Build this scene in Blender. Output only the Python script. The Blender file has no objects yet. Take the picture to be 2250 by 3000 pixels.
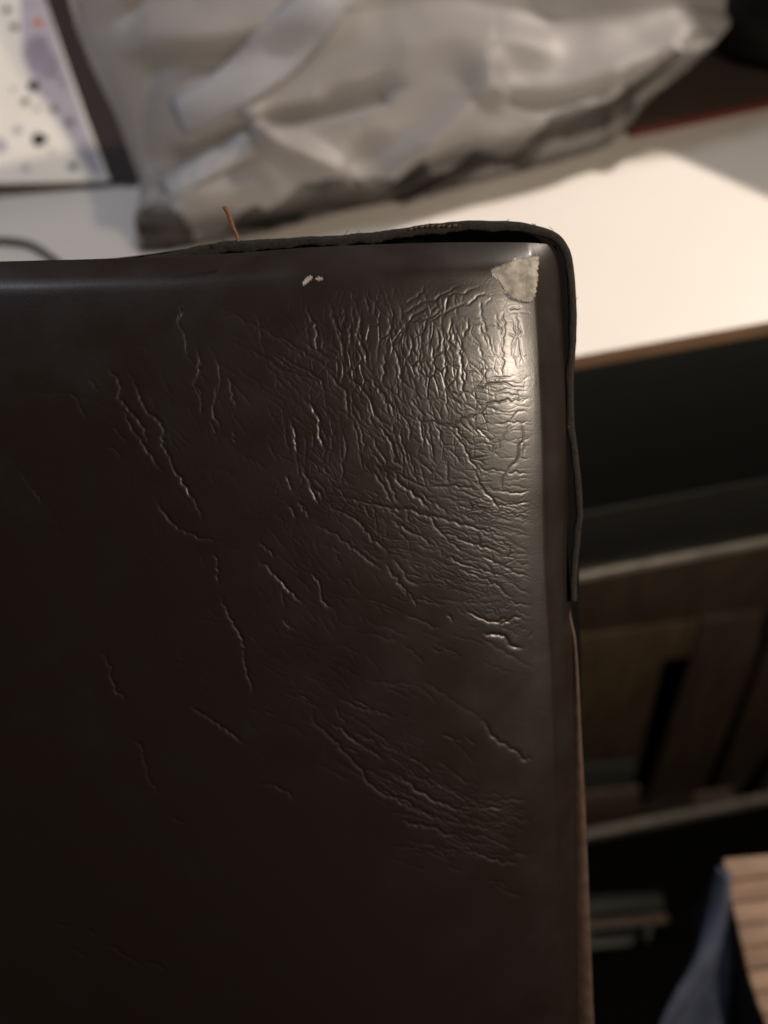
import bpy, bmesh, math, random
import numpy as np
from mathutils import Vector, Matrix
random.seed(7); rng = np.random.default_rng(11)
R = math.radians
S = bpy.context.scene
C = S.collection

# ------------------------------------------------------------------ camera, world, lamps
CAM = Vector((0, 0, 0.33))
PITCH, ROLL = 47.0, -8.0
FPX = 28.0 / 36.0 * 3000.0
fwd = Vector((0, math.cos(R(PITCH)), -math.sin(R(PITCH))))
r0 = Vector((1, 0, 0)); u0 = r0.cross(fwd)
cr, sr = math.cos(R(ROLL)), math.sin(R(ROLL))
cam_u = (u0 * cr - r0 * sr).normalized()
cam_r = (r0 * cr + u0 * sr).normalized()
cd = bpy.data.cameras.new('camera'); cam = bpy.data.objects.new('camera', cd); C.objects.link(cam)
M = Matrix((cam_r, cam_u, -fwd)).transposed().to_4x4(); M.translation = CAM
cam.matrix_world = M
cd.lens = 28; cd.sensor_width = 36; cd.clip_start = 0.01; cd.clip_end = 50
cd.dof.use_dof = True; cd.dof.focus_distance = 0.246; cd.dof.aperture_fstop = 5.0
S.camera = cam
w = bpy.data.worlds.new('World'); S.world = w; w.use_nodes = True
w.node_tree.nodes['Background'].inputs[0].default_value = (0.85, 0.72, 0.62, 1)
w.node_tree.nodes['Background'].inputs[1].default_value = 0.04
S.view_settings.view_transform = 'Standard'; S.view_settings.look = 'None'
S.view_settings.exposure = 0.0; S.view_settings.gamma = 1.0

def lamp(name, kind, loc, target, energy, color, size):
    l = bpy.data.lights.new(name, kind); o = bpy.data.objects.new(name, l); C.objects.link(o)
    o.location = loc
    o.rotation_euler = (Vector(target) - Vector(loc)).to_track_quat('-Z', 'Y').to_euler()
    l.energy = energy; l.color = color
    if kind == 'AREA': l.shape = 'DISK'; l.size = size
    else: l.shadow_soft_size = size
    return o
LAMP = Vector((0.42, -0.19, 0.47))
lamp('room_lamp', 'AREA', LAMP, (0.1, 0.3, 0.1), 5.2, (1.0, 0.83, 0.66), 0.05)
LAMP2 = Vector((0.98, 0.95, 0.98))
lamp('table_lamp', 'AREA', LAMP2, (0.25, 0.6, 0.0), 18.0, (1.0, 0.86, 0.75), 0.07)
lamp('window_glow', 'AREA', (-0.9, 0.6, 1.2), (0.0, 0.75, 0.1), 6.5, (0.84, 0.88, 1.0), 0.5)

# ------------------------------------------------------------------ helpers
def ray(px, py):
    return (cam_r * ((px - 1125) / FPX) + cam_u * ((1500 - py) / FPX) + fwd)
def hit(px, py, P, N):
    d = ray(px, py); t = (P - CAM).dot(N) / d.dot(N); return CAM + d * t
UP = Vector((0, 0, 1))
def onz(px, py, z=0.0): return hit(px, py, Vector((0, 0, z)), UP)

def tag(o, label=None, cat=None, group=None, kind=None):
    for k, v in (('label', label), ('category', cat), ('group', group), ('kind', kind)):
        if v: o[k] = v
    return o
def empty(name, loc, **k):
    o = bpy.data.objects.new(name, None); o.location = loc; o.empty_display_size = 0.02
    C.objects.link(o); return tag(o, **k)
def mesh(name, verts, faces, mat, parent=None, smooth=False, loc=None):
    me = bpy.data.meshes.new(name); me.from_pydata([tuple(v) for v in verts], [], faces); me.update()
    if smooth: me.shade_smooth()
    o = bpy.data.objects.new(name, me); C.objects.link(o); me.materials.append(mat)
    if parent:
        o.parent = parent; o.matrix_parent_inverse = Matrix.Translation(-Vector(parent.location))
    return o
def np_mesh(name, co, quads, mat, parent=None):
    me = bpy.data.meshes.new(name)
    me.vertices.add(len(co)); me.vertices.foreach_set('co', co.astype(np.float32).ravel())
    n = len(quads); me.loops.add(n * 4); me.loops.foreach_set('vertex_index', quads.astype(np.int32).ravel())
    me.polygons.add(n); me.polygons.foreach_set('loop_start', np.arange(0, n * 4, 4, dtype=np.int32))
    me.update(calc_edges=True); me.shade_smooth(); me.materials.append(mat)
    o = bpy.data.objects.new(name, me); C.objects.link(o)
    if parent:
        o.parent = parent; o.matrix_parent_inverse = Matrix.Translation(-Vector(parent.location))
    return o
def bevel(o, w, seg=2):
    b = o.modifiers.new('bevel', 'BEVEL'); b.width = w; b.segments = seg; b.limit_method = 'ANGLE'
    o.data.shade_smooth(); return o
def prism(name, pts, ext, mat, parent=None, bev=0):
    """closed prism: outline pts (Vectors) extruded by vector ext"""
    n = len(pts); v = [Vector(p) for p in pts] + [Vector(p) + ext for p in pts]
    f = [tuple(range(n)), tuple(range(2 * n - 1, n - 1, -1))] + [(i, i + n, (i + 1) % n + n, (i + 1) % n) for i in range(n)]
    o = mesh(name, v, f, mat, parent)
    bm = bmesh.new(); bm.from_mesh(o.data); bmesh.ops.recalc_face_normals(bm, faces=bm.faces); bm.to_mesh(o.data); bm.free()
    if bev: bevel(o, bev)
    return o
def smooth_line(pts, n=None, step=None, closed=False):
    P = np.array([tuple(p) for p in pts], float)
    if closed: P = np.vstack([P, P[:1]])
    k = len(P); out = []
    for i in range(k - 1):
        a = P[i - 1] if i > 0 else (P[-2] if closed else 2 * P[0] - P[1]); b = P[i]; c = P[i + 1]
        d = P[i + 2] if i + 2 < k else (P[1] if closed else 2 * P[-1] - P[-2])
        m = n or max(2, int(np.linalg.norm(c - b) / step))
        for j in range(m):
            t = j / m
            out.append(0.5 * ((2 * b) + (c - a) * t + (2 * a - 5 * b + 4 * c - d) * t * t + (3 * b - a - 3 * c + d) * t ** 3))
    if not closed: out.append(P[-1])
    return np.array(out)
def tube(name, pts, rad, mat, parent=None, seg=8):
    pts = [Vector(p) for p in pts]; v = []; f = []
    for i, p in enumerate(pts):
        t = (pts[min(i + 1, len(pts) - 1)] - pts[max(i - 1, 0)]).normalized()
        a = t.cross(Vector((0.3, 0.2, 0.93))).normalized(); b = t.cross(a)
        rr = rad(i / (len(pts) - 1)) if callable(rad) else rad
        for k in range(seg):
            an = 2 * math.pi * k / seg; v.append(p + a * math.cos(an) * rr + b * math.sin(an) * rr)
    for i in range(len(pts) - 1):
        for k in range(seg):
            k2 = (k + 1) % seg; f.append((i * seg + k, i * seg + k2, (i + 1) * seg + k2, (i + 1) * seg + k))
    f.append(tuple(range(seg - 1, -1, -1))); f.append(tuple(range((len(pts) - 1) * seg, len(pts) * seg)))
    return mesh(name, v, f, mat, parent, True)

def material(name, col, rough=0.5, spec=0.5, noise=0.0, nscale=40, bump=0.0, bscale=400, rvar=0.0, metal=0.0,
             col2=None, trans=0.0, sheen=0.0, coat=0.0, stretch=None, subsurf=0.0, bdist=0.001):
    m = bpy.data.materials.new(name); m.use_nodes = True; nt = m.node_tree; L = nt.links
    p = nt.nodes['Principled BSDF']
    p.inputs['Base Color'].default_value = (*col, 1); p.inputs['Roughness'].default_value = rough
    p.inputs['Specular IOR Level'].default_value = spec; p.inputs['Metallic'].default_value = metal
    p.inputs['Transmission Weight'].default_value = trans; p.inputs['Sheen Weight'].default_value = sheen
    p.inputs['Coat Weight'].default_value = coat
    tc = nt.nodes.new('ShaderNodeTexCoord'); src = tc.outputs['Object']
    if stretch:
        mp = nt.nodes.new('ShaderNodeMapping'); mp.inputs['Scale'].default_value = stretch
        L.new(src, mp.inputs[0]); src = mp.outputs[0]
    if noise or col2 or rvar:
        n = nt.nodes.new('ShaderNodeTexNoise'); n.inputs['Scale'].default_value = nscale; n.inputs['Detail'].default_value = 6
        L.new(src, n.inputs['Vector'])
        if noise or col2:
            mx = nt.nodes.new('ShaderNodeMix'); mx.data_type = 'RGBA'
            c2 = col2 or tuple(c * (1 - noise) for c in col)
            mx.inputs[6].default_value = (*col, 1); mx.inputs[7].default_value = (*c2, 1)
            rmp = nt.nodes.new('ShaderNodeMapRange'); rmp.inputs[1].default_value = 0.35; rmp.inputs[2].default_value = 0.65
            L.new(n.outputs[0], rmp.inputs[0]); L.new(rmp.outputs[0], mx.inputs[0]); L.new(mx.outputs[2], p.inputs['Base Color'])
        if rvar:
            mr = nt.nodes.new('ShaderNodeMapRange'); mr.inputs[3].default_value = rough - rvar; mr.inputs[4].default_value = rough + rvar
            mr.inputs[1].default_value = 0.3; mr.inputs[2].default_value = 0.7
            L.new(n.outputs[0], mr.inputs[0]); L.new(mr.outputs[0], p.inputs['Roughness'])
    if bump:
        n2 = nt.nodes.new('ShaderNodeTexNoise'); n2.inputs['Scale'].default_value = bscale; n2.inputs['Detail'].default_value = 4
        L.new(src, n2.inputs['Vector'])
        b = nt.nodes.new('ShaderNodeBump'); b.inputs['Strength'].default_value = bump; b.inputs['Distance'].default_value = bdist
        L.new(n2.outputs[0], b.inputs['Height']); L.new(b.outputs[0], p.inputs['Normal'])
    return m

leather = material('dark_brown_leather', (0.0100, 0.0060, 0.0044), 0.43, 0.5, noise=0.25, nscale=60, bump=0.32, bscale=1700, rvar=0.08, bdist=0.00014, coat=0.22)
leather.node_tree.nodes['Principled BSDF'].inputs['Coat Roughness'].default_value = 0.27
def crack_wear(m):
    # inside the cracks the glossy finish is broken: matt and a little darker
    nt = m.node_tree; L = nt.links; p = nt.nodes['Principled BSDF']
    a = nt.nodes.new('ShaderNodeAttribute'); a.attribute_name = 'crack'
    r = nt.nodes.new('ShaderNodeMapRange'); r.inputs[1].default_value = 0.25; r.inputs[2].default_value = 0.85; L.new(a.outputs['Fac'], r.inputs[0])
    def mixin(sock, val):
        src = sock.links[0].from_socket if sock.links else None
        mx = nt.nodes.new('ShaderNodeMix'); mx.data_type = 'FLOAT'; L.new(r.outputs[0], mx.inputs[0])
        if src: L.new(src, mx.inputs[2])
        else: mx.inputs[2].default_value = sock.default_value
        mx.inputs[3].default_value = val; L.new(mx.outputs[0], sock)
    mixin(p.inputs['Roughness'], 0.8); mixin(p.inputs['Coat Weight'], 0.0); mixin(p.inputs['Specular IOR Level'], 0.2)
crack_wear(leather)
suede = material('raw_leather_edge', (0.019, 0.017, 0.0145), 0.9, 0.2, noise=0.5, nscale=900, bump=0.8, bscale=2500, bdist=0.0003)
backing = material('exposed_fabric_backing', (0.31, 0.295, 0.265), 0.85, 0.15, noise=0.5, nscale=330, bump=0.9, bscale=2200, bdist=0.0003)
black = material('black_gap_cloth', (0.004, 0.004, 0.004), 0.95, 0.1, bump=0.5, bscale=1500)
edge_m = material('worn_leather_edge', (0.065, 0.042, 0.032), 0.5, 0.4, noise=0.35, nscale=200, bump=0.25, bscale=1500, bdist=0.0003)
stitch_m = material('dark_stitch_thread', (0.075, 0.045, 0.028), 0.8, 0.2)
thread_m = material('brown_thread', (0.20, 0.085, 0.045), 0.8, 0.2, noise=0.5, nscale=2500)

# ------------------------------------------------------------------ leather chair back
LD = 0.25
LP = CAM + fwd * LD
nrm = (-fwd).copy(); nrm = Matrix.Rotation(R(-10), 3, cam_r) @ nrm        # top leans towards the viewer... sign checked below
if nrm.z > (-fwd).z: nrm = Matrix.Rotation(R(10), 3, cam_r) @ (-fwd)
LU = (cam_r - nrm * cam_r.dot(nrm)).normalized(); LV = nrm.cross(LU)
def uv(px, py, h=0.0):
    p = hit(px, py, LP + nrm * h, nrm) - LP; return np.array((p.dot(LU), p.dot(LV)))
def leather_pt(u, v, h): return LP + LU * u + LV * v + nrm * h
MM = 0.001

RX0, RX1, RY0, RY1, ST = -160, 1860, 620, 3160, 1.6
rw = int((RX1 - RX0) / ST); rh = int((RY1 - RY0) / ST)
def gblur(A, s):
    ky = np.fft.fftfreq(A.shape[0])[:, None]; kx = np.fft.rfftfreq(A.shape[1])[None, :]
    return np.fft.irfft2(np.fft.rfft2(A) * np.exp(-2 * (math.pi ** 2) * (s ** 2) * (kx ** 2 + ky ** 2)), s=A.shape)
def nz(s):
    a = gblur(rng.standard_normal((rh, rw)), s); return a / a.std()
G = np.zeros((rh, rw)); K = np.zeros((rh, rw))
def crease(pts, depth=1.0, width=5.0, wig=3.0, T=None, raster=None, seg_gap=0.25):
    width = width * 0.60; T = T or (0, 0, 1); P = np.array([(T[0] + x * T[2], T[1] + y * T[2]) for x, y in pts], float)
    Q = smooth_line(P, step=3.0)
    n = len(Q)
    d = np.gradient(Q, axis=0); nn = np.stack([-d[:, 1], d[:, 0]], 1); nn /= (np.linalg.norm(nn, axis=1)[:, None] + 1e-9)
    k = max(4, n // 4); ctrl = rng.standard_normal(k + 2); w1 = np.interp(np.linspace(0, k + 1, n), np.arange(k + 2), ctrl)
    k2 = max(4, n // 3); w2 = np.interp(np.linspace(0, k2, n), np.arange(k2 + 1), rng.standard_normal(k2 + 1))
    Q = Q + nn * (w1 * wig + w2 * wig * 0.5)[:, None]
    t = np.linspace(0, 1, n); taper = np.clip(np.minimum(t, 1 - t) * 5, 0.0, 1) ** 0.7
    k3 = max(4, n // 12); am = np.interp(np.linspace(0, k3, n), np.arange(k3 + 1), rng.uniform(0.62, 1.12, k3 + 1))
    A = depth * taper * am
    R_ = G if raster is None else raster
    for (x, y), a, ww in zip(Q, A, width * (0.8 + 0.25 * am)):
        if a < 0.02: continue
        m = int(3.6 * ww / ST) + 2; cx = (x - RX0) / ST; cy = (y - RY0) / ST; ix = int(round(cx)); iy = int(round(cy))
        x0, x1, y0, y1 = max(ix - m, 0), min(ix + m + 1, rw), max(iy - m, 0), min(iy + m + 1, rh)
        if x0 >= x1 or y0 >= y1: continue
        gx = np.arange(x0, x1)[None, :] - cx; gy = np.arange(y0, y1)[:, None] - cy
        dd = np.sqrt(gx * gx + gy * gy) * ST / ww
        g = a * np.exp(-0.75 * dd ** 1.15)
        sub = R_[y0:y1, x0:x1]; np.maximum(sub, g, out=sub)
        sub = K[y0:y1, x0:x1]; np.maximum(sub, min(a, 1.0) * np.exp(-(dd * 1.7) ** 1.3), out=sub)
TA = (800, 900, 0.5425); TD = (400, 600, 0.452); TB = (1100, 600, 0.392); TC = (0, 850, 0.663); TE = (0, 1900, 0.663); TF = (600, 1700, 0.663)
def many(T, depth, width, *ls, wig=2.4):
    for l in ls:
        ln_ = sum(math.hypot(a[0] - b[0], a[1] - b[1]) for a, b in zip(l, l[1:])) * T[2]
        k_ = float(np.interp(ln_, [40, 180], [0.55, 1.0])) if depth > 1.05 else 1.0
        crease(l, depth * k_, width * k_ ** 0.6, wig, T)
many(TA, 1.0, 6.0,
 [(0,140),(60,180),(150,235),(240,290),(300,330),(360,375)], [(0,235),(80,290),(180,345),(240,380),(275,430),(285,490)],
 [(160,190),(250,245),(320,280),(380,310)], [(320,0),(330,90),(360,170),(375,250),(380,340)],
 [(480,60),(462,100),(478,200),(500,280),(515,350)], [(380,370),(440,410),(500,470),(540,550),(590,620),(650,650)],
 [(300,350),(340,410),(390,450),(400,520),(410,600)], [(520,370),(560,430),(600,480),(640,540),(655,600)],
 [(600,240),(600,330),(590,420)], [(650,220),(680,290),(690,380),(700,420)], [(545,880),(570,930),(610,990),(640,1060)],
 [(600,860),(620,930),(650,1000),(680,1060)], [(650,870),(680,940),(730,990),(800,1040),(845,1100)],
 [(240,1000),(340,1020),(440,1040),(560,1070),(680,1090),(760,1100),(850,1130),(940,1150),(1040,1180),(1160,1210),(1260,1250),(1310,1270)],
 [(270,1040),(330,1090),(420,1130),(500,1200),(540,1260),(590,1300),(650,1330)],
 [(220,1170),(310,1210),(400,1270),(470,1330),(560,1400),(600,1420)], [(560,640),(620,700),(650,780),(660,840),(730,870)],
 [(780,1090),(850,1140),(900,1210),(990,1240),(1090,1280),(1180,1310),(1250,1340)],
 [(640,1150),(720,1200),(790,1230),(850,1280),(880,1300)], [(600,1380),(650,1440),(700,1500),(740,1570)],
 [(640,1360),(700,1420),(740,1480),(800,1500)], [(150,840),(180,900),(200,960),(250,1010),(260,1060)])
many(TA, 0.75, 4.6,
 [(420,80),(415,150),(410,240)], [(380,0),(385,60),(372,90)], [(630,20),(635,100),(620,170),(615,230)], [(720,70),(700,130),(660,190)],
 [(930,10),(830,60),(720,75)], [(830,0),(740,60),(690,90)], [(740,150),(750,210),(725,280)], [(800,180),(790,260),(795,340),(780,400)],
 [(860,210),(860,320)], [(880,70),(915,150),(915,230),(930,300),(930,400),(935,500),(940,620)],
 [(950,70),(965,130),(1005,200),(1015,290),(1020,400),(1045,530)], [(1050,60),(1045,120),(1030,170)],
 [(890,490),(980,470),(1080,450),(1160,420),(1240,410),(1310,425),(1380,430)],
 [(870,620),(960,630),(1050,590),(1140,540),(1190,510),(1300,510),(1370,490)],
 [(1400,700),(1330,750),(1315,820),(1270,880),(1240,930),(1225,1010)], [(930,640),(980,690),(1030,760),(1060,830),(1110,880),(1120,930)],
 [(720,600),(780,615),(860,620),(910,640),(980,650),(1020,700),(1050,750)], [(660,540),(700,590),(740,650),(740,700)],
 [(860,530),(870,600),(895,680),(905,740)], [(740,500),(790,560),(830,590)], [(430,590),(450,670),(470,740),(475,830),(490,900)],
 [(240,540),(250,620),(270,680),(300,730)], [(150,500),(200,530),(240,580)], [(100,600),(110,680),(130,760)], [(310,690),(325,770)],
 [(380,680),(390,760),(385,850)], [(220,680),(220,760)], [(550,690),(560,760),(600,810),(605,860)], [(690,650),(700,730),(720,820),(740,870)],
 [(270,850),(300,900),(350,950)], [(80,920),(105,980)], [(150,1050),(180,1100),(205,1150)], [(90,1080),(120,1140)],
 [(480,1060),(510,1110),(550,1160)], [(570,1080),(640,1110),(710,1150)], [(860,1180),(920,1230),(980,1290),(1050,1330)],
 [(830,970),(940,970),(1040,970),(1110,1000)], [(1090,870),(1110,930),(1150,1000),(1200,1060),(1240,1100)],
 [(1000,1400),(1100,1450),(1200,1490),(1250,1540),(1300,1580)], [(900,1330),(1000,1380),(1100,1410),(1200,1440),(1320,1480)],
 [(1100,1340),(1200,1370),(1300,1430),(1400,1460)], [(470,620),(480,700),(500,790)], [(780,560),(800,650),(815,760)], [(820,690),(850,760),(880,850)])
many(TA, 0.5, 3.6,
 [(1120,100),(1130,150),(1165,210)], [(1080,190),(1120,220),(1135,270)],
 [(930,280),(970,320),(1015,325),(1030,345),(1100,350),(1130,380),(1200,385),(1320,380)], [(1140,500),(1240,470),(1360,485)],
 [(1160,460),(1260,445),(1380,455)], [(1180,630),(1260,625),(1390,620)],
 [(1390,580),(1340,560),(1290,600),(1270,660),(1230,720),(1190,790),(1160,850)], [(1110,900),(1180,880),(1250,890),(1400,900)],
 [(1130,960),(1200,985),(1300,1000),(1400,1000)], [(1060,1060),(1120,1080),(1180,1100),(1260,1110),(1350,1130),(1400,1140)],
 [(1170,1070),(1220,1070),(1300,1065),(1400,1050)], [(1250,1060),(1180,1190),(1140,1200)], [(1100,1160),(1180,1180),(1260,1250)],
 [(1240,60),(1245,140),(1230,200),(1240,300),(1230,380)], [(1300,50),(1310,150),(1290,230),(1320,310),(1370,330)],
 [(1190,80),(1230,120),(1240,180)], [(1340,80),(1335,180),(1350,300)], [(1000,560),(1080,560),(1150,555)], [(1050,620),(1090,690)])
many(TD, 1.15, 5.4,
 [(280,620),(285,700),(275,760),(310,830),(325,920),(330,1000)], [(400,920),(405,1000),(400,1100),(375,1150),(410,1210),(420,1320)],
 [(520,990),(535,1050),(535,1180),(500,1300)], [(600,1120),(620,1200),(650,1290)], [(1100,640),(1105,700),(1165,780),(1170,880),(1180,940),(1240,1000)],
 [(1250,640),(1280,740),(1320,860),(1335,980),(1350,1060)], [(1340,660),(1350,720),(1330,760),(1350,820)], [(1390,760),(1385,850),(1385,940)],
 [(1490,590),(1510,700)], [(1460,680),(1440,830),(1470,940),(1500,1060)], [(880,960),(940,1020),(1010,1060),(1080,1090)],
 [(860,1060),(910,1110),(955,1170)], [(1640,660),(1650,780),(1620,860)], [(910,860),(950,900)], [(1100,1260),(1150,1320)])
many(TD, 0.9, 8.0,
 [(530,700),(640,730),(740,780),(830,810),(900,860),(960,910),(1040,960),(1140,1000),(1200,1040)],
 [(700,930),(800,980),(890,1030),(960,1080),(1050,1100),(1130,1130),(1190,1160),(1220,1230)])
many(TD, 0.35, 10, [(700,740),(800,800),(870,850)], [(600,840),(700,870),(800,890),(860,900)], [(480,600),(600,700),(700,760)])
many(TB, 0.7, 4.5,
 [(710,540),(650,590),(550,640),(440,700),(330,750),(250,790),(180,830)], [(850,560),(760,610),(660,650),(550,670),(460,710)],
 [(880,680),(820,670),(760,690),(690,740),(600,760),(530,800),(450,850),(370,880)], [(540,680),(530,780),(510,850)],
 [(370,790),(380,850),(350,940),(280,1000)], [(250,860),(200,960),(140,1040),(60,1060)], [(100,780),(110,880),(130,960)],
 [(400,580),(350,650),(270,720),(180,740)], [(240,960),(280,1020),(250,1130)], [(150,1080),(190,1180),(190,1300)], [(330,1130),(330,1250),(420,1300)],
 [(460,870),(500,960),(510,1080),(530,1170),(580,1210),(660,1240)], [(570,840),(560,920),(545,1020),(550,1100)], [(610,950),(640,1040),(630,1120)])
many(TB, 0.45, 3.6,
 [(790,720),(785,800),(820,880)], [(660,830),(690,900),(665,970)], [(880,790),(930,880),(950,960),(945,1060),(960,1160)],
 [(780,880),(790,940),(850,1020),(865,1100)], [(720,900),(730,980),(800,1070)], [(1060,790),(1075,900),(1050,1000),(1030,1100),(1010,1160)],
 [(980,960),(1050,980),(1110,960)], [(690,890),(800,890),(930,890)], [(1000,780),(1090,760)], [(960,800),(960,960)])
crease([(856,500),(900,560),(940,600),(970,655),(1010,695),(1080,715),(1170,735)], 0.8, 4, 1.0, TB)
many(TC, 2.1, 6.2,
 [(475,340),(520,410),(535,490),(600,560),(640,620),(655,690)],
 [(565,340),(590,400),(625,480),(650,540),(710,590),(725,690),(760,770),(800,840),(860,930),(905,1020)],
 [(540,520),(590,620),(660,720),(720,810)], [(690,930),(730,990),(790,1050),(870,1090),(960,1110)],
 [(1290,580),(1305,660),(1310,730)], [(1360,490),(1405,560),(1410,640),(1440,700)], [(1330,790),(1380,880),(1410,950)],
 [(1260,820),(1300,890)], [(1320,930),(1370,1010)], [(1280,950),(1310,1010)], [(940,1160),(960,1220),(960,1300)],
 [(980,1350),(1010,1440),(1050,1510),(1075,1570),(1090,1650)], [(1150,1110),(1210,1180)],
 [(1150,1190),(1200,1250),(1250,1300),(1300,1350),(1340,1390)], [(1370,1250),(1410,1300),(1430,1370),(1480,1410)], [(1250,1450),(1285,1500)])
many(TC, 1.5, 5.6, [(400,390),(430,450)], [(300,440),(345,500),(380,570)], [(90,800),(130,860),(190,950)], [(860,420),(885,480),(895,550)],
 [(965,400),(945,520),(975,610)], [(1010,380),(1045,520)], [(930,570),(955,640)], [(1030,620),(1040,680)], [(1240,1330),(1260,1400)], [(460,1580),(480,1650)],
 [(500,600),(560,680)], [(480,680),(540,750)])
many(TC, 0.35, 11, [(100,460),(200,450),(330,465),(440,500),(540,540)], [(800,750),(900,790),(1000,800),(1060,860)], [(960,620),(1060,720)],
 [(0,720),(100,800),(220,980),(320,1170)], [(900,1090),(1050,1150),(1200,1160)])
many(TE, 2.0, 6, [(440,10),(480,70),(500,150),(560,235)], [(590,400),(630,450),(650,560),(700,640)], [(760,750),(820,770)],
 [(180,1180),(250,1220),(300,1240)], [(390,1245),(430,1265)], [(480,1310),(560,1360),(630,1400)], [(320,1320),(380,1360)], [(640,1380),(740,1420)],
 [(830,250),(930,310),(1020,380),(1080,420)], [(1070,0),(1095,110),(1120,200)])
many(TF, 1.95, 7.0, [(470,570),(480,620),(520,660),(580,720),(640,790),(700,850),(720,890),(800,950),(880,970),(960,1020),(1040,1060),(1110,1100)],
 [(560,630),(600,660),(680,720),(760,770),(800,800)], [(800,840),(880,880),(940,930),(1020,970),(1110,1010),(1210,1020)],
 [(740,900),(840,960),(930,1010),(1050,1060)], [(870,1060),(930,1080),(1000,1090),(1060,1120),(1130,1130)],
 [(1180,1130),(1250,1140),(1310,1170),(1360,1185)], [(240,900),(320,915),(400,965)],
 [(1220,610),(1260,670),(1320,720),(1390,770),(1410,790),(1490,780)], [(1230,235),(1320,245),(1350,290),(1410,300)], [(1430,250),(1480,200)])
many(TF, 1.5, 5.6, [(460,625),(520,650)], [(1130,1190),(1200,1210),(1300,1240),(1390,1255)], [(1260,1080),(1340,1065)], [(1150,690),(1200,720)],
 [(580,560),(620,640)], [(850,0),(900,70)], [(1070,150),(1100,180)], [(350,170),(400,220)], [(260,580),(320,590)], [(1100,1010),(1200,1000),(1340,1010)],
 [(1040,1050),(1150,1080),(1260,1070)], [(640,700),(740,760)], [(1080,1110),(1200,1180)], [(880,40),(940,110)], [(1150,130),(1250,180),(1340,170)], [(1300,190),(1400,160)])
many(TF, 0.5, 8, [(960,440),(1050,500),(1120,550),(1220,610)], [(1200,240),(1280,290),(1350,330),(1430,380),(1510,420)], [(560,370),(660,410),(700,440)],
 [(720,230),(860,270)], [(400,600),(520,640)], [(700,440),(860,460),(960,440)])

# scattered small creases that follow the local grain direction of each worn zone
def zone(cx, cy, sx, sy, ang, n, ln, depth, width, spread=12, rot=0):
    for _ in range(n):
        a = rng.normal(0, 1); b = rng.normal(0, 1); c_, s_ = math.cos(R(rot)), math.sin(R(rot))
        x = cx + a * sx * c_ - b * sy * s_; y = cy + a * sx * s_ + b * sy * c_
        if x > 1560 or y < 850: continue
        th = R(ang + rng.normal(0, spread)); l = ln * rng.uniform(0.4, 1.3) / 2
        dx, dy = math.cos(th) * l, math.sin(th) * l
        crease([(x - dx, y - dy), (x + rng.normal(0, 3), y + rng.normal(0, 3)), (x + dx, y + dy)], depth * rng.uniform(0.4, 1.1), width * rng.uniform(0.75, 1.2), 2.0)
zone(1140, 1120, 150, 160, 84, 120, 105, 0.6, 4.6, 7)
zone(1130, 1230, 140, 110, 52, 60, 90, 0.6, 5, 8)
zone(1130, 1220, 160, 90, 42, 60, 60, 0.5, 4.4, 14)
zone(1400, 1000, 100, 100, 86, 26, 45, 0.3, 3.2, 16)
zone(1450, 1260, 100, 150, 3, 60, 110, 0.34, 3.4, 8)
zone(1370, 1600, 150, 110, 18, 120, 120, 0.5, 4.4, 7)
zone(1160, 1540, 160, 70, 34, 110, 60, 0.5, 4.2, 12, 30)
zone(930, 1620, 110, 110, 55, 60, 45, 0.35, 4.0, 20)
zone(620, 1250, 150, 160, 66, 20, 50, 0.25, 4.2, 16)
zone(330, 1180, 120, 110, 58, 14, 50, 0.25, 4.2, 14)
zone(1170, 2260, 230, 55, 30, 80, 115, 1.0, 5.4, 7, 34)
zone(1400, 2430, 110, 60, 12, 60, 100, 0.8, 5, 6)
zone(1000, 1960, 250, 90, 26, 70, 90, 0.42, 5.0, 9)
zone(930, 1700, 140, 150, 52, 60, 75, 0.45, 4.8, 10)
zone(560, 1350, 130, 200, 60, 34, 90, 0.4, 5, 8)
zone(820, 1150, 120, 120, 42, 40, 100, 0.5, 5.5, 9)
zone(1480, 1790, 60, 60, 15, 40, 40, 0.4, 3.6, 30)
zone(1050, 900, 160, 40, 80, 26, 50, 0.26, 3.6, 14)
PXX, PYY = np.meshgrid(RX0 + ST * np.arange(rw), RY0 + ST * np.arange(rh))
def worley(ax, ay, ang, seed):
    rg = np.random.default_rng(seed); c_, s_ = math.cos(R(ang)), math.sin(R(ang))
    wx = nz(17) * 6; wy = nz(17) * 6
    X = ((PXX + wx) * c_ + (PYY + wy) * s_) / ax + 200; Y = (-(PXX + wx) * s_ + (PYY + wy) * c_) / ay + 200
    J = rg.random((600, 600, 2)); ix = np.floor(X).astype(int); iy = np.floor(Y).astype(int)
    f1 = np.full(X.shape, 9.0); f2 = np.full(X.shape, 9.0)
    for dx in (-1, 0, 1):
        for dy in (-1, 0, 1):
            jx = ix + dx; jy = iy + dy; j = J[jy % 600, jx % 600]
            d = np.hypot(jx + j[..., 0] - X, jy + j[..., 1] - Y)
            f2 = np.minimum(f2, np.maximum(d, f1)); f1 = np.minimum(f1, d)
    return f2 - f1
def blob(cx, cy, sx, sy, rot=0):
    c_, s_ = math.cos(R(rot)), math.sin(R(rot)); x = (PXX - cx) * c_ + (PYY - cy) * s_; y = -(PXX - cx) * s_ + (PYY - cy) * c_
    return np.exp(-0.5 * ((x / sx) ** 2 + (y / sy) ** 2))
w1 = np.exp(-(worley(32, 62, -6, 1) / 0.10) ** 2); w2 = np.exp(-(worley(64, 30, 30, 2) / 0.10) ** 2); w3 = np.exp(-(worley(76, 24, 4, 3) / 0.10) ** 2)
brk = np.clip(0.5 + 0.5 * nz(13), 0, 1.2)
m1 = np.clip(blob(1150, 1120, 190, 200) * 1.1, 0, 1); m2 = blob(1120, 1480, 260, 110, 30) + 0.8 * blob(1180, 2260, 260, 70, 32)
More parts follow.
